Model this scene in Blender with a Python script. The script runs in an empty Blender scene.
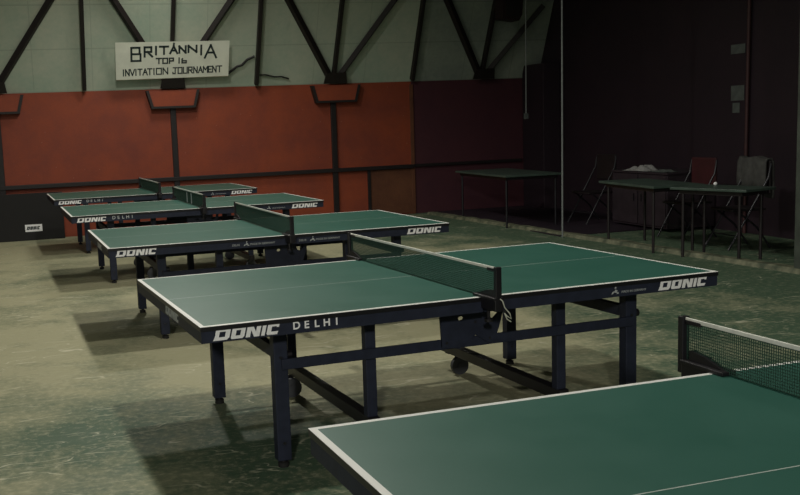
import bpy, bmesh, math, random
from mathutils import Vector, Matrix
random.seed(7)
C = bpy.context.scene.collection
SC = bpy.context.scene
R = math.radians

# ------------------------------------------------------------------ materials
def mat(name, col, rough=.6, metal=0., noise=0., nscale=8., col2=None, bump=0., spec=.5):
    m = bpy.data.materials.new(name); m.use_nodes = True
    nt = m.node_tree; b = nt.nodes['Principled BSDF']
    b.inputs['Roughness'].default_value = rough
    b.inputs['Metallic'].default_value = metal
    b.inputs['Specular IOR Level'].default_value = spec
    b.inputs['Base Color'].default_value = (*col, 1)
    if noise or bump:
        tc = nt.nodes.new('ShaderNodeTexCoord'); n = nt.nodes.new('ShaderNodeTexNoise')
        n.inputs['Scale'].default_value = nscale; n.inputs['Detail'].default_value = 6
        nt.links.new(tc.outputs['Object'], n.inputs['Vector'])
        if noise:
            r = nt.nodes.new('ShaderNodeValToRGB')
            c2 = col2 or tuple(c*(1-noise) for c in col)
            r.color_ramp.elements[0].position = .35; r.color_ramp.elements[1].position = .68
            r.color_ramp.elements[0].color = (*c2, 1); r.color_ramp.elements[1].color = (*col, 1)
            nt.links.new(n.outputs['Fac'], r.inputs['Fac']); nt.links.new(r.outputs['Color'], b.inputs['Base Color'])
        if bump:
            bp = nt.nodes.new('ShaderNodeBump'); bp.inputs['Strength'].default_value = bump; bp.inputs['Distance'].default_value = .01
            nt.links.new(n.outputs['Fac'], bp.inputs['Height']); nt.links.new(bp.outputs['Normal'], b.inputs['Normal'])
    return m

class G:
    """tiny node-graph helper"""
    def __init__(s, m): s.nt = m.node_tree; s.b = s.nt.nodes['Principled BSDF']
    def n(s, t, **kw):
        x = s.nt.nodes.new(t)
        for k, v in kw.items(): setattr(x, k, v)
        return x
    def l(s, a, b): s.nt.links.new(a, b)
    def math(s, op, a, b=None, c=None):
        x = s.n('ShaderNodeMath', operation=op)
        for i, v in enumerate((a, b, c)):
            if v is None: continue
            if isinstance(v, (int, float)): x.inputs[i].default_value = v
            else: s.l(v, x.inputs[i])
        return x.outputs[0]
    def mix(s, f, a, b):
        x = s.n('ShaderNodeMix', data_type='RGBA')
        for i, v in ((0, f), (6, a), (7, b)):
            if isinstance(v, tuple): x.inputs[i].default_value = (*v, 1)
            elif isinstance(v, (int, float)): x.inputs[i].default_value = v
            else: s.l(v, x.inputs[i])
        return x.outputs[2]
    def noise(s, vec, scale, detail=4, rough=.5, dist=0):
        x = s.n('ShaderNodeTexNoise'); x.inputs['Scale'].default_value = scale; x.inputs['Detail'].default_value = detail
        x.inputs['Roughness'].default_value = rough; x.inputs['Distortion'].default_value = dist; s.l(vec, x.inputs['Vector']); return x.outputs['Fac']
    def mapv(s, vec, rot=0, scale=(1, 1, 1), loc=(0, 0, 0)):
        x = s.n('ShaderNodeMapping'); x.inputs['Rotation'].default_value = (0, 0, rot); x.inputs['Scale'].default_value = scale; x.inputs['Location'].default_value = loc
        s.l(vec, x.inputs['Vector']); return x.outputs[0]
    def ramp(s, f, p0, p1):
        x = s.n('ShaderNodeMapRange'); x.inputs[1].default_value = p0; x.inputs[2].default_value = p1; s.l(f, x.inputs[0]); return x.outputs[0]

def floor_material():
    m = mat('worn_floor_paint', (.3, .3, .2), .62, spec=.35); g = G(m)
    tc = g.n('ShaderNodeTexCoord').outputs['Object']
    big = g.noise(tc, .55, 3, .5); mid = g.noise(tc, 2.3, 6, .65); fine = g.noise(tc, 22, 6, .7)
    f = g.math('ADD', g.math('MULTIPLY', big, .5), g.math('ADD', g.math('MULTIPLY', mid, .35), g.math('MULTIPLY', fine, .22)))
    # green paint still on near the court's front edge (room y runs away from the camera)
    sep = g.n('ShaderNodeSeparateXYZ'); g.l(tc, sep.inputs[0])
    front = g.ramp(sep.outputs['Y'], -9.3, -11.0)
    side = g.ramp(sep.outputs['X'], .3, 3.3)  # greener to the right; part of this darkening stands in for light falloff
    wear_shade = g.math('SUBTRACT', g.math('SUBTRACT', g.ramp(f, .36, .66), g.math('MULTIPLY', front, .42)), g.math('MULTIPLY', side, .95))
    wear_shade = g.ramp(wear_shade, .0, .62)
    base = g.mix(wear_shade, (.066, .112, .070), (.36, .345, .22))
    base = g.mix(g.math('MULTIPLY', g.ramp(fine, .52, .72), .55), base, (.42, .41, .29))
    # scuffs: thin light curved lines
    tot = None
    for i, (rot, sx, sy, sc) in enumerate(((.5, .35, 1.6, .8), (-.75, .3, 1.5, .9), (1.5, .3, 1.3, .7), (.1, .25, 1.4, .9), (2.4, .4, 1.6, 1.1))):
        v = g.mapv(tc, rot, (sx, sy, 1), (i*7.3, i*3.1, 0))
        n = g.noise(v, sc*3.2, 2.5, .5, .3)
        ln = g.ramp(g.math('ABSOLUTE', g.math('SUBTRACT', n, .5)), .0055, .001)
        msk = g.ramp(g.noise(g.mapv(tc, 0, (1, 1, 1), (i*11.7, 5*i, 0)), 2.4, 3), .56, .62)
        k = g.math('MULTIPLY', ln, msk)
        tot = k if tot is None else g.math('MAXIMUM', tot, k)
    col = g.mix(g.math('MULTIPLY', tot, .6), base, (.66, .63, .48))
    g.l(col, g.b.inputs['Base Color'])
    bp = g.n('ShaderNodeBump'); bp.inputs['Strength'].default_value = .25; bp.inputs['Distance'].default_value = .004
    g.l(fine, bp.inputs['Height']); g.l(bp.outputs[0], g.b.inputs['Normal'])
    g.l(g.ramp(mid, .2, .9), g.b.inputs['Roughness']); g.b.inputs['Roughness'].default_value = .6
    r = g.n('ShaderNodeMapRange'); r.inputs[1].default_value = .3; r.inputs[2].default_value = .7; r.inputs[3].default_value = .5; r.inputs[4].default_value = .78
    g.l(mid, r.inputs[0]); g.l(r.outputs[0], g.b.inputs['Roughness'])
    return m

def table_material():
    m = mat('green_table_paint', (.03, .1, .07), .36); g = G(m)
    tc = g.n('ShaderNodeTexCoord').outputs['Object']
    sep = g.n('ShaderNodeSeparateXYZ'); g.l(tc, sep.inputs[0])
    au = g.math('ABSOLUTE', sep.outputs['X']); av = g.math('ABSOLUTE', sep.outputs['Y'])
    edge = g.math('MAXIMUM', g.math('GREATER_THAN', au, 1.37-.021), g.math('GREATER_THAN', av, .7625-.021))
    mid = g.math('MULTIPLY', g.math('LESS_THAN', av, .0022), .55)
    top = g.math('GREATER_THAN', sep.outputs['Z'], .7585)
    line = g.math('MULTIPLY', g.math('MAXIMUM', edge, mid), top)
    n = g.noise(tc, 3.0, 5, .6); n2 = g.noise(tc, 60, 3, .6)
    base = g.mix(g.math('ADD', g.math('MULTIPLY', n, .7), g.math('MULTIPLY', n2, .3)), (.018, .090, .066), (.032, .120, .096))
    base = g.mix(top, (.006, .006, .008), base)
    g.l(g.mix(line, base, (.80, .80, .78)), g.b.inputs['Base Color'])
    r = g.n('ShaderNodeMapRange'); r.inputs[3].default_value = .36; r.inputs[4].default_value = .5
    g.l(n, r.inputs[0]); g.l(r.outputs[0], g.b.inputs['Roughness'])
    return m

def roof_material(name, a, b):
    m = mat(name, a, .8, spec=.2); g = G(m)
    tc = g.n('ShaderNodeTexCoord').outputs['Object']
    n = g.noise(tc, .7, 5, .65); f = g.noise(tc, 14, 5, .7)
    base = g.mix(g.ramp(g.math('ADD', g.math('MULTIPLY', n, .7), g.math('MULTIPLY', f, .3)), .36, .62), b, a)
    sep = g.n('ShaderNodeSeparateXYZ'); g.l(tc, sep.inputs[0])
    zz = g.math('FRACT', g.math('DIVIDE', g.math('SUBTRACT', sep.outputs['Z'], 2.25), .62))
    seam = g.math('LESS_THAN', zz, .025)
    ss = g.math('FRACT', g.math('DIVIDE', g.math('ADD', sep.outputs['X'], 20.2), .89))
    seam2 = g.math('LESS_THAN', ss, .012)
    base = g.mix(g.math('MULTIPLY', g.math('MAXIMUM', seam, seam2), .3), base, tuple(c*.45 for c in b))
    dirt = g.ramp(g.noise(g.mapv(tc, 0, (1.2, 1, .25)), 2.2, 4, .6), .6, .75)
    base = g.mix(g.math('MULTIPLY', dirt, .35), base, tuple(c*.5 for c in b))
    g.l(base, g.b.inputs['Base Color'])
    return m

def board_material(name, a, b, sc=1.2, pits=True):
    m = mat(name, a, .6, spec=.3); g = G(m)
    tc = g.n('ShaderNodeTexCoord').outputs['Object']
    n = g.noise(tc, sc, 6, .7); f = g.noise(tc, 45, 3, .7)
    base = g.mix(g.ramp(g.math('ADD', g.math('MULTIPLY', n, .75), g.math('MULTIPLY', f, .25)), .38, .64), b, a)
    if pits:
        v = g.n('ShaderNodeTexVoronoi'); v.inputs['Scale'].default_value = 9; g.l(tc, v.inputs['Vector'])
        sp = g.math('LESS_THAN', v.outputs['Distance'], .045)
        base = g.mix(g.math('MULTIPLY', sp, .45), base, (.5, .4, .33))
    g.l(base, g.b.inputs['Base Color'])
    return m

M = dict(
    floor=floor_material(), table=table_material(),
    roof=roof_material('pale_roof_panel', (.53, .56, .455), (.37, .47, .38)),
    roof_shaded=roof_material('shaded_roof_panel', (.33, .37, .31), (.21, .25, .225)),  # pale panel darkened for the less lit bay
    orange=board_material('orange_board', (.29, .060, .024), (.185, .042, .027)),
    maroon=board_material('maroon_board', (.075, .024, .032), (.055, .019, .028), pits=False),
    brown=board_material('brown_board', (.15, .06, .03), (.08, .03, .018), pits=False),
    dark_wall=board_material('dark_wall_paint', (.027, .016, .023), (.020, .013, .019), pits=False),
    timber=mat('dark_timber', (.013, .008, .007), .6, noise=.4, nscale=12),
    rail=mat('dark_rail_paint', (.009, .005, .006), .55, noise=.4),
    navy=mat('navy_steel', (.021, .026, .046), .55, noise=.25, nscale=20, spec=.25),
    black=mat('black_steel', (.008, .007, .010), .45, noise=.3, nscale=20),
    rubber=mat('black_rubber', (.010, .010, .010), .8, noise=.3),
    wheel=mat('grey_tyre', (.07, .075, .085), .6, noise=.3),
    white=mat('white_print', (.90, .90, .92), .5, noise=.12, nscale=50),
    small_white=mat('pale_print', (.42, .45, .46), .5, noise=.2, nscale=50),
    net=mat('dark_green_netting', (.022, .066, .046), .7, noise=.3, nscale=60),
    tape=mat('white_net_tape', (.74, .74, .68), .6, noise=.15, nscale=30),
    cord=mat('pale_cord', (.50, .52, .44), .7, noise=.2, nscale=30),
    sign=mat('white_sign_board', (.84, .86, .74), .6, noise=.12, nscale=5),
    ink=mat('dark_green_ink', (.016, .030, .032), .6, noise=.2, nscale=30),
    barrier=mat('black_barrier_board', (.004, .0035, .004), .7, noise=.3, nscale=4),
    kerb=mat('worn_kerb_paint', (.20, .20, .13), .7, noise=.5, nscale=9, col2=(.05, .065, .04)),
    ttop=mat('grey_green_table_top', (.055, .085, .07), .45, noise=.3, nscale=6),
    chair=mat('dark_chair_vinyl', (.012, .008, .010), .5, noise=.3),
    redchair=mat('dark_red_vinyl', (.05, .008, .012), .5, noise=.3),
    chrome=mat('dull_steel_tube', (.03, .03, .036), .4, metal=.5, noise=.2),
    cloth=mat('white_towel', (.30, .30, .30), .9, noise=.2, nscale=30, bump=.3),
    jacket=mat('grey_jacket_cloth', (.065, .065, .062), .9, noise=.4, nscale=14, bump=.4),
    paper=mat('grey_paper', (.10, .115, .11), .8, noise=.3, nscale=10),
    pillar=mat('olive_pillar_paint', (.06, .075, .06), .7, noise=.4, nscale=5),
    pipe=mat('dark_red_pipe', (.06, .02, .022), .6, noise=.3),
    rope=mat('pale_grey_rope', (.22, .24, .24), .7, noise=.2, nscale=40),
    speaker=mat('dark_red_box_paint', (.022, .007, .009), .6, noise=.4),
    mat=board_material('dark_rubber_mat', (.030, .020, .030), (.02, .014, .022), pits=False),
    cabinet=mat('dark_cabinet_board', (.030, .020, .028), .6, noise=.3),
    cable=mat('black_cable', (.007, .007, .008), .6, noise=.2),
)

# ------------------------------------------------------------------ mesh builder
class MB:
    def __init__(s): s.bm = bmesh.new()
    def box(s, lo, hi, bev=0.):
        lo, hi = Vector(lo), Vector(hi)
        mt = Matrix.Translation((lo+hi)/2) @ Matrix.Diagonal((*(hi-lo), 1))
        r = bmesh.ops.create_cube(s.bm, size=1, matrix=mt)
        if bev:
            es = {e for v in r['verts'] for e in v.link_edges}
            bmesh.ops.bevel(s.bm, geom=list(es), offset=bev, segments=2, affect='EDGES', profile=.5)
        return s
    def beam(s, p, q, w, h, up=(0, 0, 1), bev=0.):
        p, q = Vector(p), Vector(q); x = (q-p); L = x.length; x.normalize()
        z = Vector(up); y = z.cross(x)
        if y.length < 1e-4: y = Vector((0, 1, 0)).cross(x)
        y.normalize(); z = x.cross(y)
        rot = Matrix((x, y, z)).transposed().to_4x4()
        mt = Matrix.Translation((p+q)/2) @ rot @ Matrix.Diagonal((L, w, h, 1))
        r = bmesh.ops.create_cube(s.bm, size=1, matrix=mt)
        if bev:
            es = {e for v in r['verts'] for e in v.link_edges}
            bmesh.ops.bevel(s.bm, geom=list(es), offset=bev, segments=2, affect='EDGES', profile=.5)
        return s
    def cyl(s, p, q, r, n=12, r2=None):
        p, q = Vector(p), Vector(q); d = q-p
        rot = d.to_track_quat('Z', 'Y').to_matrix().to_4x4()
        bmesh.ops.create_cone(s.bm, cap_ends=True, segments=n, radius1=r, radius2=r if r2 is None else r2, depth=d.length, matrix=Matrix.Translation((p+q)/2) @ rot)
        return s
    def path(s, pts, r, n=8):
        pts = [Vector(p) for p in pts]; rings = []
        for i, p in enumerate(pts):
            t = (pts[min(i+1, len(pts)-1)]-pts[max(i-1, 0)]).normalized()
            a = t.cross(Vector((0, 0, 1)))
            if a.length < .05: a = t.cross(Vector((0, 1, 0)))
            a.normalize(); b = t.cross(a)
            rings.append([s.bm.verts.new(p+a*r*math.cos(2*math.pi*k/n)+b*r*math.sin(2*math.pi*k/n)) for k in range(n)])
        for A, B in zip(rings, rings[1:]):
            for k in range(n): s.bm.faces.new((A[k], A[(k+1) % n], B[(k+1) % n], B[k]))
        s.bm.faces.new(rings[0][::-1]); s.bm.faces.new(rings[-1])
        return s
    def prism(s, poly, f, t):
        """poly: 2D points; f(a,b,c)->3D with c the thickness coordinate 0..t"""
        A = [s.bm.verts.new(f(a, b, 0)) for a, b in poly]; B = [s.bm.verts.new(f(a, b, t)) for a, b in poly]
        s.bm.faces.new(A); s.bm.faces.new(B[::-1])
        n = len(poly)
        for k in range(n): s.bm.faces.new((A[k], B[k], B[(k+1) % n], A[(k+1) % n]))
        return s
    def stroke(s, pts, w, f, t):
        """flat pen stroke: a bar of width w along each 2D segment"""
        for (a0, b0), (a1, b1) in zip(pts, pts[1:]):
            dx, dy = a1-a0, b1-b0; L = math.hypot(dx, dy) or 1; ux, uy = dx/L*w/2, dy/L*w/2
            s.prism([(a0-ux-uy, b0-uy+ux), (a0-ux+uy, b0-uy-ux), (a1+ux+uy, b1+uy-ux), (a1+ux-uy, b1+uy+ux)], f, t)
        return s
    def sheet(s, rows, close=False):
        V = [[s.bm.verts.new(p) for p in r] for r in rows]
        for a, b in zip(V, V[1:]):
            for k in range(len(a)-1): s.bm.faces.new((a[k], a[k+1], b[k+1], b[k]))
        return s
    def add_mesh(s, me): s.bm.from_mesh(me); return s
    def build(s, name, m, parent=None, smooth=False):
        bmesh.ops.recalc_face_normals(s.bm, faces=s.bm.faces)
        me = bpy.data.meshes.new(name); s.bm.to_mesh(me); s.bm.free(); me.materials.append(m)
        if smooth:
            for p in me.polygons: p.use_smooth = True
            try: me.set_sharp_from_angle(angle=R(40))
            except Exception: pass
        o = bpy.data.objects.new(name, me); C.objects.link(o)
        if parent: o.parent = parent
        return o

def tag(o, label, cat, group=None):
    o['label'] = label; o['category'] = cat
    if group: o['group'] = group
    return o
def thing(name, label, cat, loc=(0, 0, 0), rz=0., group=None):
    o = bpy.data.objects.new(name, None); C.objects.link(o)
    o.location = loc; o.rotation_euler = (0, 0, rz); o.empty_display_size = .2
    return tag(o, label, cat, group)
def copy_tree(o, parent=None):
    c = o.copy(); C.objects.link(c)
    if parent: c.parent = parent
    for ch in o.children: copy_tree(ch, c)
    return c

def fill_mesh(loops, thick):
    """flat filled outline with holes, as a mesh in its x,y plane, thickness along z"""
    cu = bpy.data.curves.new('outline', 'CURVE'); cu.dimensions = '2D'; cu.fill_mode = 'BOTH'; cu.extrude = thick/2
    for lp in loops:
        sp = cu.splines.new('POLY'); sp.points.add(len(lp)-1); sp.use_cyclic_u = True
        for p, (a, b) in zip(sp.points, lp): p.co = (a, b, 0, 1)
    o = bpy.data.objects.new('outline', cu)
    me = bpy.data.meshes.new_from_object(o); bpy.data.objects.remove(o); bpy.data.curves.remove(cu)
    return me
def text_mesh(txt, size, thick, spacing=1.0, align='LEFT', bold=0.):
    cu = bpy.data.curves.new('lettering', 'FONT'); cu.body = txt; cu.size = size; cu.extrude = thick/2; cu.space_character = spacing
    cu.align_x = align; cu.offset = bold; cu.align_y = 'BOTTOM'; cu.resolution_u = 3
    o = bpy.data.objects.new('lettering', cu)
    me = bpy.data.meshes.new_from_object(o); bpy.data.objects.remove(o); bpy.data.curves.remove(cu)
    return me

# ------------------------------------------------------------------ camera (solved from the table corners)
QH, QP, QR, QF, CX, CY = 1.59595, R(7.3888), R(-2.36286), 982.03, 299.63, 252.37
cam_d = bpy.data.cameras.new('camera'); cam = bpy.data.objects.new('camera', cam_d); C.objects.link(cam)
fwd = Vector((0, math.cos(QP), -math.sin(QP))); upv = Vector((0, math.sin(QP), math.cos(QP))); rt = Vector((1, 0, 0))
r2 = math.cos(QR)*rt+math.sin(QR)*upv; u2 = -math.sin(QR)*rt+math.cos(QR)*upv
cm = Matrix((r2, u2, -fwd)).transposed().to_4x4(); cm.translation = (0, 0, QH)
cam.matrix_world = cm
cam_d.sensor_fit = 'HORIZONTAL'; cam_d.sensor_width = 36; cam_d.lens = QF*36/800
cam_d.shift_x = (400-CX)/800; cam_d.shift_y = (CY-247.5)/800
cam_d.clip_start = .05; cam_d.clip_end = 200
SC.camera = cam

# ------------------------------------------------------------------ room frame: x along the end wall, -y towards the camera
RA = R(15); RP = Vector((-.8, 16.145, 0))
RM = Matrix.Translation(RP) @ Matrix.Rotation(RA, 4, 'Z')
def W(s, d, z): return RM @ Vector((s, -d, z))
def room(o): o.location = RP; o.rotation_euler = (0, 0, RA); return o
def struct(o): o['kind'] = 'structure'; return room(o)
LEAN, Z0 = .45, 2.25
def dl(z): return LEAN*(z-Z0)

S0, S1 = -11., 5.3
fl = struct(MB().box((S0, -24, -.12), (S1, .0, 0)).build('floor', M['floor']))
fl.data.transform(Matrix.Identity(4))
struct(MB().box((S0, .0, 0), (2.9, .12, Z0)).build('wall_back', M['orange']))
struct(MB().box((2.9, .0, 0), (S1, .12, Z0)).build('wall_back_dark', M['maroon']))  # dark maroon board; its colour also stands in for the bay's shade
# lower strip of brown board under the rail beside the orange boards
struct(MB().box((2.12, -.02, .02), (2.89, -.001, .78)).build('trim_1', M['brown']))
# barrel roof: pale panels, then the right bay with its shade put into the colour
prof = [(0, Z0), (dl(3.55), 3.55), (1.25, 4.75), (2.5, 6.1), (4.6, 7.2), (8, 7.9), (12, 8.0), (18, 7.3), (24, 5.4)]
def roof(name, a, b, m):
    rows = [[(a, -d, z) for d, z in prof], [(b, -d, z) for d, z in prof]]
    o = MB().sheet(rows).build(name, m)
    md = o.modifiers.new('thick', 'SOLIDIFY'); md.thickness = .08; md.offset = -1
    return struct(o)
o1 = roof('ceiling', S0, 2.9, M['roof']); o2 = roof('ceiling_shaded', 2.9, S1, M['roof_shaded'])
# make the sheets' thickness grow outwards (away from the hall)
for o in (o1, o2):
    n = o.data.polygons[0].normal
    if n.y > 0 or n.z > 0: o.data.flip_normals()
    o.modifiers['thick'].offset = -1
# side wall, dark, with a roofline
struct(MB().box((S1, -24, 0), (S1+.15, .12, 8.3)).build('wall_right', M['dark_wall']))
struct(MB().box((4.98, -.75, 0), (S1-.005, -.02, 2.46), .01).build('pillar_1', M['dark_wall']))

# rail and posts on the boards
struct(MB().box((-9, -.07, .785), (2.9, -.002, .85), .006).build('trim_2', M['rail']))
struct(MB().box((2.9, -.05, .80), (4.95, -.002, .85), .006).build('trim_3', M['rail']))
tn = 4
for s in (-3.86, -1.17, 1.50):
    struct(MB().box((s-.045, -.05, .0), (s+.045, -.003, 1.95), .006).build('trim_%d' % tn, M['rail'])); tn += 1
struct(MB().box((2.07, -.04, .0), (2.12, -.003, .785), .004).build('trim_%d' % tn, M['rail'])); tn += 1
struct(MB().box((2.87, -.03, .0), (2.93, -.003, 2.2), .004).build('trim_%d' % tn, M['brown'])); tn += 1

# roof struts: three bars fan out of each node, a single bar halfway between nodes
def strut(s0, z0, s1, z1, w=.085):
    global tn
    p = Vector((s0, -dl(z0)-.06, z0)); q = Vector((s1, -dl(z1)-.06, z1))
    nrm = Vector((0, -1, LEAN)).normalized()
    struct(MB().beam(p, q, w, .10, up=nrm, bev=.008).build('beam_%d' % tn, M['timber'])); tn += 1
ZT = 3.92
for n in (-3.88, -1.165, 1.52, 4.19):
    strut(n-.02, 2.36, n+.02, ZT, .06)
    strut(n-.07, 2.33, n-1.13, ZT); strut(n+.05, 2.33, n+(1.17 if n < 4 else .90), ZT if n < 4 else 3.42)
    g = MB().prism([(n-.20, Z0+.0), (n+.20, Z0+.0), (n+.17, 2.42), (n-.17, 2.42)], lambda a, b, c: (a, -dl(b)-.115-c, b), .03).build('beam_%d' % tn, M['timber']); struct(g); tn += 1
for s in (-5.15, -2.53, .20, 2.90): strut(s, 2.27, s+.01, ZT, .06)

# orange corbel boxes with a dark rim under the nodes
def corbel(s, label):
    t = thing('wall_bracket', label, 'bracket', W(s, 0, Z0), RA, 'orange boxed brackets on the end wall')
    top, bot, H, D = .425, .35, .31, .12
    outl = [(-top, -.025), (top, -.025), (bot, -H), (-bot, -H)]
    inn = [(-top+.045, -.026), (top-.045, -.026), (bot-.035, -H+.035), (-bot+.035, -H+.035)]
    MB().prism(inn, lambda a, b, c: (a, -c-.004, b), D-.01).build('box_body', M['orange'], t)
    r = MB()
    for i in (1, 2, 3):
        j = (i+1) % 4
        r.prism([outl[i], outl[j], inn[j], inn[i]], lambda a, b, c: (a, -c-.004, b), D)
    r.build('rim', M['timber'], t)
    return t
corbel(-3.87, 'orange boxed wall bracket at the left edge, above the black barrier')
corbel(-1.165, 'orange boxed wall bracket directly below the white tournament sign')
corbel(1.54, 'orange boxed wall bracket right of the sign, third along the wall')

# ------------------------------------------------------------------ the tournament sign
SGN = {'A': [[(0, 0), (.5, 1), (1, 0)], [(.2, .4), (.8, .4)]], 'B': [[(0, 0), (0, 1), (.9, 1), (.9, .52), (0, .52)], [(.9, .52), (1, .5), (1, 0), (0, 0)]],
 'R': [[(0, 0), (0, 1), (.9, 1), (.9, .5), (0, .5)], [(.4, .5), (1, 0)]], 'I': [[(.5, 0), (.5, 1)]], 'T': [[(0, 1), (1, 1)], [(.5, 1), (.5, 0)]],
 'N': [[(0, 0), (0, 1), (1, 0), (1, 1)]], 'O': [[(0, 0), (0, 1), (1, 1), (1, 0), (0, 0)]], 'P': [[(0, 0), (0, 1), (1, 1), (1, .45), (0, .45)]],
 'V': [[(0, 1), (.5, 0), (1, 1)]], 'U': [[(0, 1), (0, 0), (1, 0), (1, 1)]], 'M': [[(0, 0), (0, 1), (.5, .45), (1, 1), (1, 0)]], 'E': [[(1, 1), (0, 1), (0, 0), (1, 0)], [(0, .5), (.8, .5)]],
 '1': [[(.5, 0), (.5, 1)]], '6': [[(.1, 1), (0, .9), (0, 0), (1, 0), (1, .5), (0, .5)]], 'J': [[(.1, 1), (.95, 1)], [(.55, 1), (.55, 0), (0, 0), (0, .2)]],
 "'": [[(.5, 0), (.6, .5)]]}
sz0, sz1 = 2.395, 2.965
nv = Vector((0, -1, LEAN)).normalized(); tv = Vector((0, -LEAN, 1)).normalized()
so = W(-2.05, dl(sz0)+.135, sz0-.005)
sgn = thing('tournament_sign', 'white hand-lettered tournament sign board hung high on the pale roof panels', 'sign', so, RA)
SWD, SHT = 1.765, .60
def sf(x, y, c): return Vector((x, 0, 0))+tv*y+nv*(.0+c)
MB().prism([(0, 0), (SWD, .02), (SWD, SHT), (0, SHT)], sf, .02).build('board', M['sign'], sgn)
ink = MB()
def letter(ch, x0, y0, x1, y1, w):      # pixel frame of the sign close-up: 62..708 across, 62..288 down
    X = lambda p: (p-62)/646*SWD
    Y = lambda p: (288-p)/226*SHT
    for st in SGN[ch]:
        ink.stroke([(X(x0)+(X(x1)-X(x0))*a, Y(y1)+(Y(y0)-Y(y1))*b) for a, b in st], w, lambda a, b, c: sf(a, b, c+.0195), .004)
for ch, x0, y0, x1, y1 in (('B', 150, 96, 201, 175), ('R', 224, 94, 266, 150), ('I', 283, 92, 293, 138), ('T', 310, 92, 356, 136), ('A', 368, 92, 408, 133),
                           ("'", 385, 68, 392, 82), ('N', 420, 92, 456, 131), ('N', 472, 90, 518, 128), ('I', 540, 90, 550, 144), ('A', 567, 88, 632, 164)):
    letter(ch, x0, y0, x1, y1, .030)
for ch, x0, x1 in (('T', 290, 318), ('O', 327, 353), ('P', 364, 386), ('1', 414, 424), ('6', 436, 460)): letter(ch, x0, 163 if ch != '6' else 168, x1, 193, .021)
txt = 'INVITATION'; xs = [100, 116, 142, 170, 186, 214, 240, 272, 290, 328]; ws = [8, 20, 24, 8, 22, 24, 24, 8, 28, 26]
for k, ch in enumerate(txt): letter(ch, xs[k], 228-k*.6, xs[k]+ws[k], 264-k*.6, .0175)
txt = 'JOURNAMENT'; xs = [384, 414, 444, 474, 504, 532, 560, 590, 614, 642]; ws = [24, 22, 22, 22, 20, 22, 24, 18, 20, 24]
for k, ch in enumerate(txt): letter(ch, xs[k], 222-k*.5, xs[k]+ws[k], 258-k*.5, .0175)
ink.build('lettering', M['ink'], sgn)

# black cable dangling off the sign's end
pts = []
for s, z in ((-.24, 2.46), (-.10, 2.56), (-.02, 2.58), (.06, 2.66), (.18, 2.71)): pts.append((s-.03, -dl(z)-.055, z))
tag(room(MB().path(pts, .022, 6).build('torn_cable', M['cable'])), 'ragged black cable running from the sign to the next roof bar', 'cable')
pts = [(s, -dl(z)-.05, z) for s, z in ((.24, 2.42), (.35, 2.42), (.5, 2.385), (.62, 2.385), (.74, 2.35))]
tag(room(MB().path(pts, .014, 6).build('loose_wire', M['cable'])), 'short black wire on the pale panel right of the sign', 'wire')

# ------------------------------------------------------------------ table tennis tables
TB = dict(B=(.6098, 5.2690, 19.077), C=(-.3125, 8.2345, 17.212), D=(-1.2446, 11.1696, 17.357), E=(-2.0837, 13.8843, 17.452), A=(1.5386, 2.3272, 17.431))

SL = .26
def glyph_loops(x, w, h, ch):
    t, u = .0195, .0135       # upright and level stroke widths
    o = []
    if ch == 'D': o = [[(-w*.06, 0), (w*.86, 0), (w, h*.2), (w, h*.86), (w*.9, h), (0, h), (0, h*.62), (w*.02, h*.45)], [(t*.95, u), (t*.95, h-u), (w-t*1.05, h-u), (w-t*1.05, u)]]
    if ch == 'O': o = [[(w*.08, 0), (w*.9, 0), (w, h*.15), (w, h*.9), (w*.92, h), (w*.1, h), (0, h*.86), (0, h*.1)], [(t, u), (t, h-u), (w-t, h-u), (w-t, u)]]
    if ch == 'N': o = [[(0, 0), (t, 0), (t, h*.6), (w-t*1.25, 0), (w, 0), (w, h), (w-t, h), (w-t, h*.42), (t*1.25, h), (0, h)]]
    if ch == 'I': o = [[(0, 0), (w, 0), (w, h), (0, h)]]
    if ch == 'C': o = [[(w*.1, 0), (w*.96, 0), (w, u), (t, u), (t, h-u*1.1), (w*.8, h-u*1.1), (w*.8, h*.62), (w, h*.62), (w, h), (w*.12, h), (0, h*.86), (0, h*.12)]]
    return [[(x+a+SL*b, b) for a, b in lp] for lp in o]
def brand_loops(u0, width=.30, h=.05):
    k = width/.30; loops = []; x = u0
    for ch, w in (('D', .066), ('O', .060), ('N', .062), ('I', .0165), ('C', .052)):
        loops += glyph_loops(x, w*k, h, ch); x += (w+.0075)*k
    return loops
def place_flat(me, u, z, face=-1, v=0.):
    """put a flat mesh (x right, y up) on the long front apron"""
    me.transform(Matrix(((1, 0, 0, u), (0, 0, -1, v), (0, 1, 0, z), (0, 0, 0, 1))))
    return me
VF = -.7585     # apron face
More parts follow.
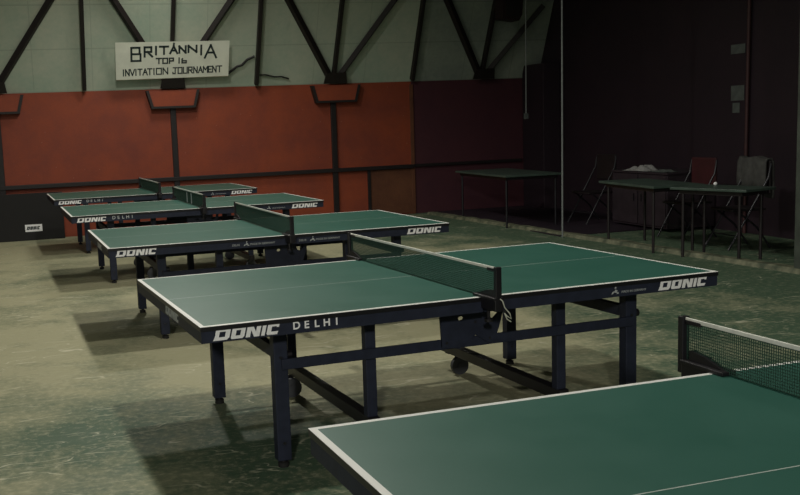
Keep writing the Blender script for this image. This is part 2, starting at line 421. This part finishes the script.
def lettering(parent, kind, halves):
    a = halves
    def put(me, mt, lab=None, nm='lettering'):
        o = MB().add_mesh(me).build(nm, M[mt], parent)
        return o
    def logo_mark(u):
        lp = [[(0, 0), (.012, .004), (.016, .016), (.006, .012)], [(.014, .010), (.030, .006), (.036, .018), (.024, .024)], [(.020, .026), (.030, .030), (.028, .038), (.020, .034)], [(.030, .0), (.044, .002), (.040, .010), (.034, .008)]]
        put(place_flat(fill_mesh(lp, .0016), u, .700, v=VF), 'small_white', nm='logo_mark')
    if kind != 'A':
        put(place_flat(fill_mesh(brand_loops(0.), .0016), -1.312, .6935, v=VF), 'white')
        put(place_flat(fill_mesh(brand_loops(0.), .0016), 1.0, .6935, v=VF), 'white')
    if kind in 'BDE':
        mb = MB()
        for k, ch in enumerate('DELHI'):
            mb.add_mesh(place_flat(text_mesh(ch, .048, .0016, 1, 'CENTER', .0012), -.936+k*.0475, .696, v=VF))
        mb.build('lettering', M['white' if kind == 'B' else 'small_white'], parent)
        logo_mark(.715)
        put(place_flat(text_mesh('MADE IN GERMANY', .0165, .0016), .775, .7, v=VF), 'small_white')
    if kind == 'C':
        for u0 in (-.44, .09):
            put(place_flat(text_mesh('DELHI', .022, .0016), u0, .7, v=VF), 'small_white')
            logo_mark(u0+.09)
            put(place_flat(text_mesh('MADE IN GERMANY', .022, .0016), u0+.14, .7, v=VF), 'small_white')
    if kind in 'BC':
        me = fill_mesh(brand_loops(0.), .0016)
        me.transform(Matrix(((0, 0, -1, -1.3662), (-1, 0, 0, -.01), (0, 1, 0, .6945), (0, 0, 0, 1))))
        put(me, 'small_white')

def make_table(label, kind, loc):
    t = thing('table_tennis_table', label, 'table', (loc[0], loc[1], 0), R(loc[2]), 'table tennis tables')
    for a, b in ((-1.37, -.002), (.002, 1.37)):
        MB().box((a, -.7625, .738), (b, .7625, .76), .0015).build('tabletop_half', M['table'], t)
    halves = []
    for sg in (-1, 1):
        m = MB(); x0, x1 = sorted((sg*.006, sg*1.366))
        m.box((x0, -.758, .686), (x1, -.728, .7375)); m.box((x0, .728, .686), (x1, .758, .7375))
        e0, e1 = sorted((sg*1.366, sg*1.336))
        m.box((e0, -.728, .686), (e1, .728, .7375))
        i0, i1 = sorted((sg*.006, sg*.03)); m.box((i0, -.728, .69), (i1, .728, .7375))
        halves.append(m.build('apron', M['navy'], t))
    lettering(halves[0], kind, halves)
    # full-length legs near the ends, one pair to a half
    legu = {-1: -.945, 1: 1.005}
    for sg in (-1, 1):
        u = legu[sg]
        for v in (-.51, .68):
            lg = MB().box((u-.034, v-.03, .035), (u+.034, v+.03, .70), .004).build('leg', M['navy'], t)
            MB().cyl((u, v, 0), (u, v, .022), .026, 16).cyl((u, v, .02), (u, v, .05), .012, 10).build('foot', M['rubber'], lg, True)
            for zz in (.12, .53): MB().cyl((u, v-.034, zz), (u, v-.028, zz), .008, 10).build('bolt', M['chrome'], lg, True)
        MB().box((u-.018, -.48, .515), (u+.018, .65, .575), .003).build('leg_crossbar', M['navy'], t)
        MB().cyl((u+.034, -.51, .535), (u+.06, -.51, .535), .02, 12).build('knob', M['black'], t, True)
    # undercarriage: posts, low beams on wheels, long rail, centre plate
    for u in (-.49, .575):
        up = u+.06*(1 if u > 0 else .2)
        for v in (-.51, .68):
            MB().box((u-.027, v-.025, .12), (u+.027, v+.025, .70), .004).build('post', M['navy'], t)
        MB().box((u-.028, -.56, .125), (u+.028, .78, .185), .004).build('floor_beam', M['black'], t)
        wo = -.03 if u < 0 else .02
        for v in (-.42, .60):
            w = MB().cyl((u+wo, v-.014, .057), (u+wo, v+.014, .057), .057, 24).cyl((u+wo, v-.02, .057), (u+wo, v+.02, .057), .02, 14).build('wheel', M['wheel'], t, True)
            MB().box((u+wo-.02, v+.021, .045), (u+wo+.02, v+.025, .13)).build('fork', M['black'], w)
    for v in (-.51, .68):
        y0, y1 = (v-.048, v-.031) if v < 0 else (v+.031, v+.048)
        MB().box((-.945, y0, .475), (1.005, y1, .525), .003).build('rail', M['navy'], t)
        SH = .028; outl = [(-.165, .69), (-.155, .49), (-.06, .475), (.03, .535), (.105, .485), (.14, .50), (.175, .60), (.195, .69)]
        h1 = [(-.05+.016*math.cos(a*.6283), .625+.012*math.sin(a*.6283)) for a in range(10)]
        h2 = [(.055, .675), (.135, .675), (.125, .635), (.10, .612), (.075, .622)]
        h2 = [(a+.03, b-.005) for a, b in h2]
        me = fill_mesh([[(a+SH, b) for a, b in lp] for lp in (outl, h1, h2)], .012); place_flat(me, 0, 0, v=(y0-.007 if v < 0 else y1+.007))
        MB().add_mesh(me).build('centre_plate', M['navy'], t)
        for (a, z) in ((-.12, .665), (-.13, .51), (.03, .6), (.11, .51), (.07, .68), (-.02, .68)):
            yy = y0-.014 if v < 0 else y1+.014
            MB().cyl((a+SH, yy, z), (a+SH, yy+(.004 if v < 0 else -.004), z), .0075, 10).build('bolt', M['chrome'], t, True)
    return t

def make_net(label, key, loc, extra=None):
    t = thing('table_tennis_net', label, 'net', (loc[0], loc[1], .76), R(loc[2]), 'nets on the table tennis tables')
    m = MB(); hy = .895 if key == 'A' else .868; z0, z1 = .006, .147
    def bar(a, b, w, th=.0014):
        m.box((-th/2, a[0], a[1]), (th/2, b[0], b[1]))
    n = 200
    for k in range(n+1):
        y = -hy+2*hy*k/n; m.box((-.0008, y-.00105, z0), (.0008, y+.00105, z1))
    for k in range(15):
        z = z0+(z1-z0)*k/15; m.box((-.0008, -hy, z-.0010), (.0008, hy, z+.0010))
    m.build('netting', M['net'], t)
    MB().box((-.0035, -hy-.01, .1395), (.0035, hy+.01, .1535), .002).build('top_band', M['tape'], t)
    for s in (-1, 1):
        yp = s*(.912 if key == 'A' else .885)
        p = MB().box((-.015, yp-.012, -.035), (.015, yp+.012, .156), .003)
        p.box((-.006, min(yp, yp-s*.085), .132), (.006, max(yp, yp-s*.085), .146), .002)
        p.build('post', M['black'], t)
        c = MB().box((-.028, min(s*.70, s*.898), .0008), (.028, max(s*.70, s*.898), .014), .003)
        c.box((-.022, min(s*.768, s*.898), -.05), (.022, max(s*.768, s*.898), .004), .004)
        c.prism([(.70, .010), (.87, .010), (.87, .048), (.80, .040)], lambda a, b, cc: (cc-.011, s*a, b), .022)
        c.cyl((0, s*.80, -.10), (0, s*.80, -.05), .008, 10).cyl((0, s*.80, -.112), (0, s*.80, -.098), .02, 14)
        c.build('clamp', M['black'], t)
    if key == 'B':
        DY = .027; pts = [(.004, -.925, .01), (.012, -.934, .0), (.02, -.938, -.03), (.045, -.94, -.06), (.052, -.94, -.085), (.03, -.94, -.07), (.018, -.938, -.055), (.03, -.941, -.085), (.05, -.941, -.098)]
        pts = [(a, b+DY, z) for a, b, z in pts]; c = MB().path(pts, .003, 6).build('loose_cord', M['cord'], t); c['label'] = 'pale loose cord end'
        c = MB().box((-.0135, .876, .02), (-.0115, .896, .075)).build('tape_patch', M['tape'], t); c['label'] = 'patch of white tape'
    if key == 'D':
        for y in (.045, -.205):
            c = MB().box((-.004, y-.016, .012), (-.0015, y+.016, .128)).build('tape_strip', M['small_white'], t); c['label'] = 'white strip of tape on the netting'
    return t

labs = dict(A='green table tennis table cut off by the lower right corner, nearest of all',
            B='large whole green table tennis table in the middle with clear white lettering',
            C='green table tennis table directly behind the large middle one, third from the front',
            D='green table tennis table fourth from the front, its net marked with two white strips',
            E='farthest green table tennis table, closest to the orange wall')
nlabs = dict(A='dark net with white top band at the lower right, on the nearest table',
             B='dark green net on the large middle table, pale cord hanging at its post',
             C='dark green net across the third table from the front',
             D='net with two white strips of tape, on the fourth table',
             E='small dark net across the farthest table by the orange wall')
for k in 'ABCDE':
    make_table(labs[k], k, TB[k]); make_net(nlabs[k], k, TB[k])

# ------------------------------------------------------------------ black court barrier by the wall
t = thing('court_barrier', 'low black court barrier board against the wall with a small white plate', 'barrier', W(-3.98, .16, 0), RA)
MB().box((-1.0, -.02, .0), (1.0, .02, .725), .004).build('panel', M['barrier'], t)
o = MB().box((.41, -.024, .135), (.665, -.0205, .245)).build('label_plate', M['white'], t); o['label'] = 'small white plate with dark lettering'
me = fill_mesh(brand_loops(0., .2, .05), .001); me.transform(Matrix(((1, 0, 0, .43), (0, 0, -1, -.0247), (0, 1, 0, .165), (0, 0, 0, 1))))
MB().add_mesh(me).build('lettering', M['ink'], o)
for s in (-.9, .9): MB().box((s-.03, -.02, 0), (s+.03, .12, .03), .004).build('foot', M['black'], t)

# ------------------------------------------------------------------ dark side: kerb, pillar, ropes, tables, chairs
def kerb():
    m = MB(); N = 40; rows = [[], [], [], []]
    for k in range(N+1):
        d = .3+(9.4-.3)*k/N; s = 3.02+.58*k/N+random.uniform(-.012, .012); hh = .045+random.uniform(-.008, .008)
        for r, (ds, z) in zip(rows, ((0, 0), (.02, hh), (.13, hh), (.15, 0))): r.append((s+ds, -d, z))
    m.sheet(rows)
    return struct(m.build('trim_%d' % tn, M['kerb']))
kerb(); tn += 1
struct(MB().box((3.56, -8.35, 0), (3.86, -8.05, 5.5), .01).build('pillar_2', M['pillar']))

tag(room(MB().cyl((3.22, -4.38, 0), (3.22, -4.44, 7.0), .011, 8).build('hanging_rope', M['rope'])), 'pale rope hanging full height down to the floor beside the kerb', 'rope')
t = thing('pull_cord', 'thin pale pull cord ending in a grey handle above the far trestle table', 'cord', W(4.3, 1.42, 1.56), RA)
MB().cyl((0, 0, .06), (.03, 0, 4.0), .010, 8).build('string', M['rope'], t)
MB().box((-.035, -.02, -.02), (.035, .02, .07), .008).build('handle', M['paper'], t)

def trestle(label, s, d, L, Wd, rot, legs):
    t = thing('trestle_table', label, 'table', W(s, d, 0), RA+rot, 'trestle tables along the dark side')
    MB().box((-Wd/2, -L/2, .735), (Wd/2, L/2, .762), .004).build('tabletop', M['ttop'], t)
    m = MB(); m.box((-Wd/2+.05, -L/2+.08, .69), (Wd/2-.05, L/2-.08, .735)); m.build('frame', M['chair'], t)
    for x, y in ((-1, -1), (-1, 1), (1, -1), (1, 1)):
        p = (x*(Wd/2-.07), y*(L/2-.12))
        MB().cyl((p[0], p[1], 0), (p[0]-x*.0, p[1], .70), .016, 10).build('leg', M['chrome' if legs else 'chair'], t, True)
    return t
trestle('far trestle table by the corner of the dark wall, bare top', 3.55, 2.18, 1.93, .90, R(-3), True)
trestle('middle trestle table, end to end with the one nearer the pillar', 3.571, 5.74, 1.30, .62, R(-5.7), False)
trestle('near trestle table in front of the pillar with a small ball on it', 3.63, 6.93, .92, .50, R(16), False)
struct(MB().box((3.22, -4.30, .0), (S1-.01, -.02, .012)).build('floor_mat', M['mat']))

def chair(label, s, d, rot, red=False):
    t = thing('folding_chair', label, 'chair', W(s, d, 0), RA+rot, 'folding chairs along the dark wall')
    MB().box((-.21, -.21, .435), (.21, .21, .465), .012).build('seat', M['chair'], t)
    b = MB().box((.235, -.22, .62), (.262, .22, .99), .012).build('backrest', M['redchair' if red else 'chair'], t)
    for y in (-.225, .225):
        MB().path([(-.26, y, .01), (-.05, y, .35), (.22, y, .80), (.25, y, .96)], .0115, 8).build('leg', M['chrome'], t, True)
        MB().path([(.27, y*.92, .01), (.10, y*.92, .25), (-.14, y*.92, .44)], .0115, 8).build('leg', M['chrome'], t, True)
    MB().cyl((-.165, -.225, .165), (-.165, .225, .165), .008, 8).build('stretcher', M['chrome'], t, True)
    return t
chair('dark folding chair nearest the hanging rope', 4.45, 3.10, R(4))
chair('folding chair with a dark red back, beside the jacket chair', 4.42, 5.30, R(2), True)
chair('dark folding chair with a grey jacket over its back', 4.30, 6.36, R(-5))
t = thing('low_cabinet', 'low dark cabinet against the dark wall with a white towel lying on top', 'cabinet', W(4.88, 4.10, 0), RA)
MB().box((-.33, -.62, .04), (.40, .62, .755), .006).build('body', M['cabinet'], t)
MB().box((-.35, -.64, .755), (.40, .64, .78), .004).build('top', M['cabinet'], t)
for y in (-.31, .31):
    dd = MB().box((-.348, y-.295, .07), (-.331, y+.295, .74), .003).build('door', M['cabinet'], t)
    MB().box((-.362, y+(.22 if y < 0 else -.23), .38), (-.348, y+(.23 if y < 0 else -.22), .48)).build('handle', M['chrome'], dd)

def drape(name, m, w, hgt_f, hgt_b, thick, seed, label, cat, s, d, z, rot, depth=.06):
    """cloth folded over the top rail of a chair"""
    rnd = random.Random(seed); rows = []
    prof2 = [(-depth/2, -hgt_f), (-depth/2-.01, -hgt_f*.6), (-depth/2, -.03), (-depth*.3, .006), (depth*.3, .008), (depth/2, -.03), (depth/2+.012, -hgt_b*.6), (depth/2+.004, -hgt_b)]
    N = 16
    ph = rnd.uniform(0, 6)
    for k in range(N+1):
        y = -w/2+w*k/N; r = []
        for i, (x, zz) in enumerate(prof2):
            wob = .012*math.sin(k*.95+ph+i*.3)*min(1, abs(zz)*8)
            sag = .03*math.sin(k*.5+ph)*(1 if i in (0, 7) else 0)
            r.append((x+wob*(1 if x > 0 else -1), y*(1+.06*zz*math.sin(ph)), zz+sag*.6+.012*math.sin(k*.6+ph)*(1 if i in (3, 4) else 0)))
        rows.append(r)
    o = MB().sheet(rows).build(name, m, smooth=True)
    md = o.modifiers.new('thick', 'SOLIDIFY'); md.thickness = thick; md.offset = 1
    o.location = W(s, d, z); o.rotation_euler = (0, 0, RA+rot)
    return tag(o, label, cat)
def heap(name, m, lx, ly, hz, seed, label, cat, s, d, z, rot):
    rnd = random.Random(seed); N, K = 14, 22; rows = []
    for a in range(N+1):
        r = []
        for b in range(K+1):
            x, y = a/N*2-1, b/K*2-1
            e = max(0, 1-(abs(x)**3))*max(0, 1-abs(y)**4)
            hh = hz*e*(.55+.3*math.sin(y*5+seed)+.22*math.sin(x*6+y*3+seed*2)+.12*math.sin(y*13+x*4))
            r.append((x*lx/2*(1+.08*math.sin(y*4+seed)), y*ly/2*(1+.06*math.sin(x*5)), max(.004, hh)))
        rows.append(r)
    o = MB().sheet(rows).build(name, m, smooth=True)
    md = o.modifiers.new('thick', 'SOLIDIFY'); md.thickness = .003; md.offset = -1
    o.location = W(s, d, z); o.rotation_euler = (0, 0, RA+rot)
    return tag(o, label, cat)
heap('towel', M['cloth'], .26, .46, .085, 3, 'crumpled white towel lying on the low dark cabinet', 'towel', 4.66, 4.02, .785, R(8))
heap('folded_cloth', M['paper'], .24, .34, .035, 8, 'flat grey cloth beside the white towel on the low cabinet', 'cloth', 4.66, 4.50, .785, R(-4))
drape('jacket', M['jacket'], .50, .36, .42, .02, 5, 'grey jacket hung over a chair back near the pillar', 'jacket', 4.547, 6.34, .998, R(-5), .08)
t = thing('ball', 'small white ball on the near trestle table', 'ball', W(3.80, 6.77, .762+.02), 0)
bm = MB(); bmesh.ops.create_uvsphere(bm.bm, u_segments=16, v_segments=10, radius=.02); o = bm.build('ball', M['white'], smooth=True)
bpy.data.objects.remove(t); o.location = W(3.70, 6.74, .7625+.0205); tag(o, 'small white ball on the near trestle table', 'ball')

# papers and a pipe on the dark wall
for lab, d, z, w, h in (('wide grey paper pinned highest on the dark wall', 5.1, 2.32, .26, .115), ('faint grey sheet in the middle of the three wall papers', 5.10, 1.77, .24, .19), ('small pale grey paper pinned lowest on the dark wall', 5.08, 1.585, .13, .125)):
    dd = .004 if 'faint' not in lab else .001
    o = MB().box((-.003, -w/2, -h/2), (0, w/2, h/2)).build('wall_paper_sheet', M['paper']); o.location = W(S1-dd, d, z); o.rotation_euler = (0, 0, RA)
    tag(o, lab, 'paper', 'papers on the dark wall')
tag(room(MB().cyl((S1-.035, -5.30, 0), (S1-.035, -5.37, 7.5), .022, 10).build('wall_pipe', M['pipe'], smooth=True)), 'thin dark red pipe running up the dark wall past the papers', 'pipe')

# dark box slung under the roof struts
t = thing('hanging_speaker', 'dark boxy speaker slung high on the roof bars in the shaded bay', 'speaker', W(4.36, dl(3.35)+.40, 3.17), RA)
MB().prism([(-.25, .0), (.04, -.04), (.10, .06), (.13, .5), (-.23, .5)], lambda a, b, c: (a, c-.14, b), .28).build('cabinet', M['speaker'], t)
MB().prism([(-.20, .04), (.02, .0), (.07, .08), (.09, .46), (-.18, .46)], lambda a, b, c: (a, -.142-c, b), .012).build('grille', M['timber'], t)
MB().beam((-.2, .1, .4), (-.2, .40, .47), .03, .03).beam((.06, .1, .4), (.06, .4, .47), .03, .03).build('bracket', M['black'], t)

# ------------------------------------------------------------------ light: a row of shaded high lamps, one over each table
def lamp(x, y, z, e, size=R(165), blend=.9, r=.12, col=(1, .965, .86)):
    l = bpy.data.lights.new('high_bay_lamp', 'SPOT'); l.energy = e; l.spot_size = size; l.spot_blend = blend; l.shadow_soft_size = r; l.color = col
    o = bpy.data.objects.new('high_bay_lamp', l); C.objects.link(o); o.location = (x, y, z); return o
def on_table(k, u, v):
    x, y, a = TB[k]; c, s = math.cos(R(a)), math.sin(R(a)); return x+c*u-s*v, y+s*u+c*v
for k, e, r, sz in (('B', 285, .12, 168), ('C', 300, .12, 170), ('D', 300, .14, 170)):
    x, y = on_table(k, -.40, -.2); lamp(x, y, 5.0, e, r=r, size=R(sz), blend=.6)
x, y = on_table('E', .5, -.2); lamp(x, y, 5.0, 230, r=.45, size=R(124), blend=.8)
x, y = on_table('A', 2.3, -.1); lamp(x, y, 3.8, 60, size=R(110), blend=.8)
# unseen lamps behind the camera, the far one strengthened to brighten front faces
lamp(1.6, -2.6, 5.0, 130, r=.15, size=R(165)); lamp(-1.0, -6.5, 4.4, 1750, r=.25, size=R(178), blend=.3)

w = bpy.data.worlds.new('world'); SC.world = w; w.use_nodes = True
w.node_tree.nodes['Background'].inputs[0].default_value = (.80, .82, .88, 1); w.node_tree.nodes['Background'].inputs[1].default_value = .08

SC.view_settings.view_transform = 'Standard'; SC.view_settings.look = 'None'; SC.view_settings.gamma = 1; SC.view_settings.exposure = 0.0
SC.view_settings.use_curve_mapping = False
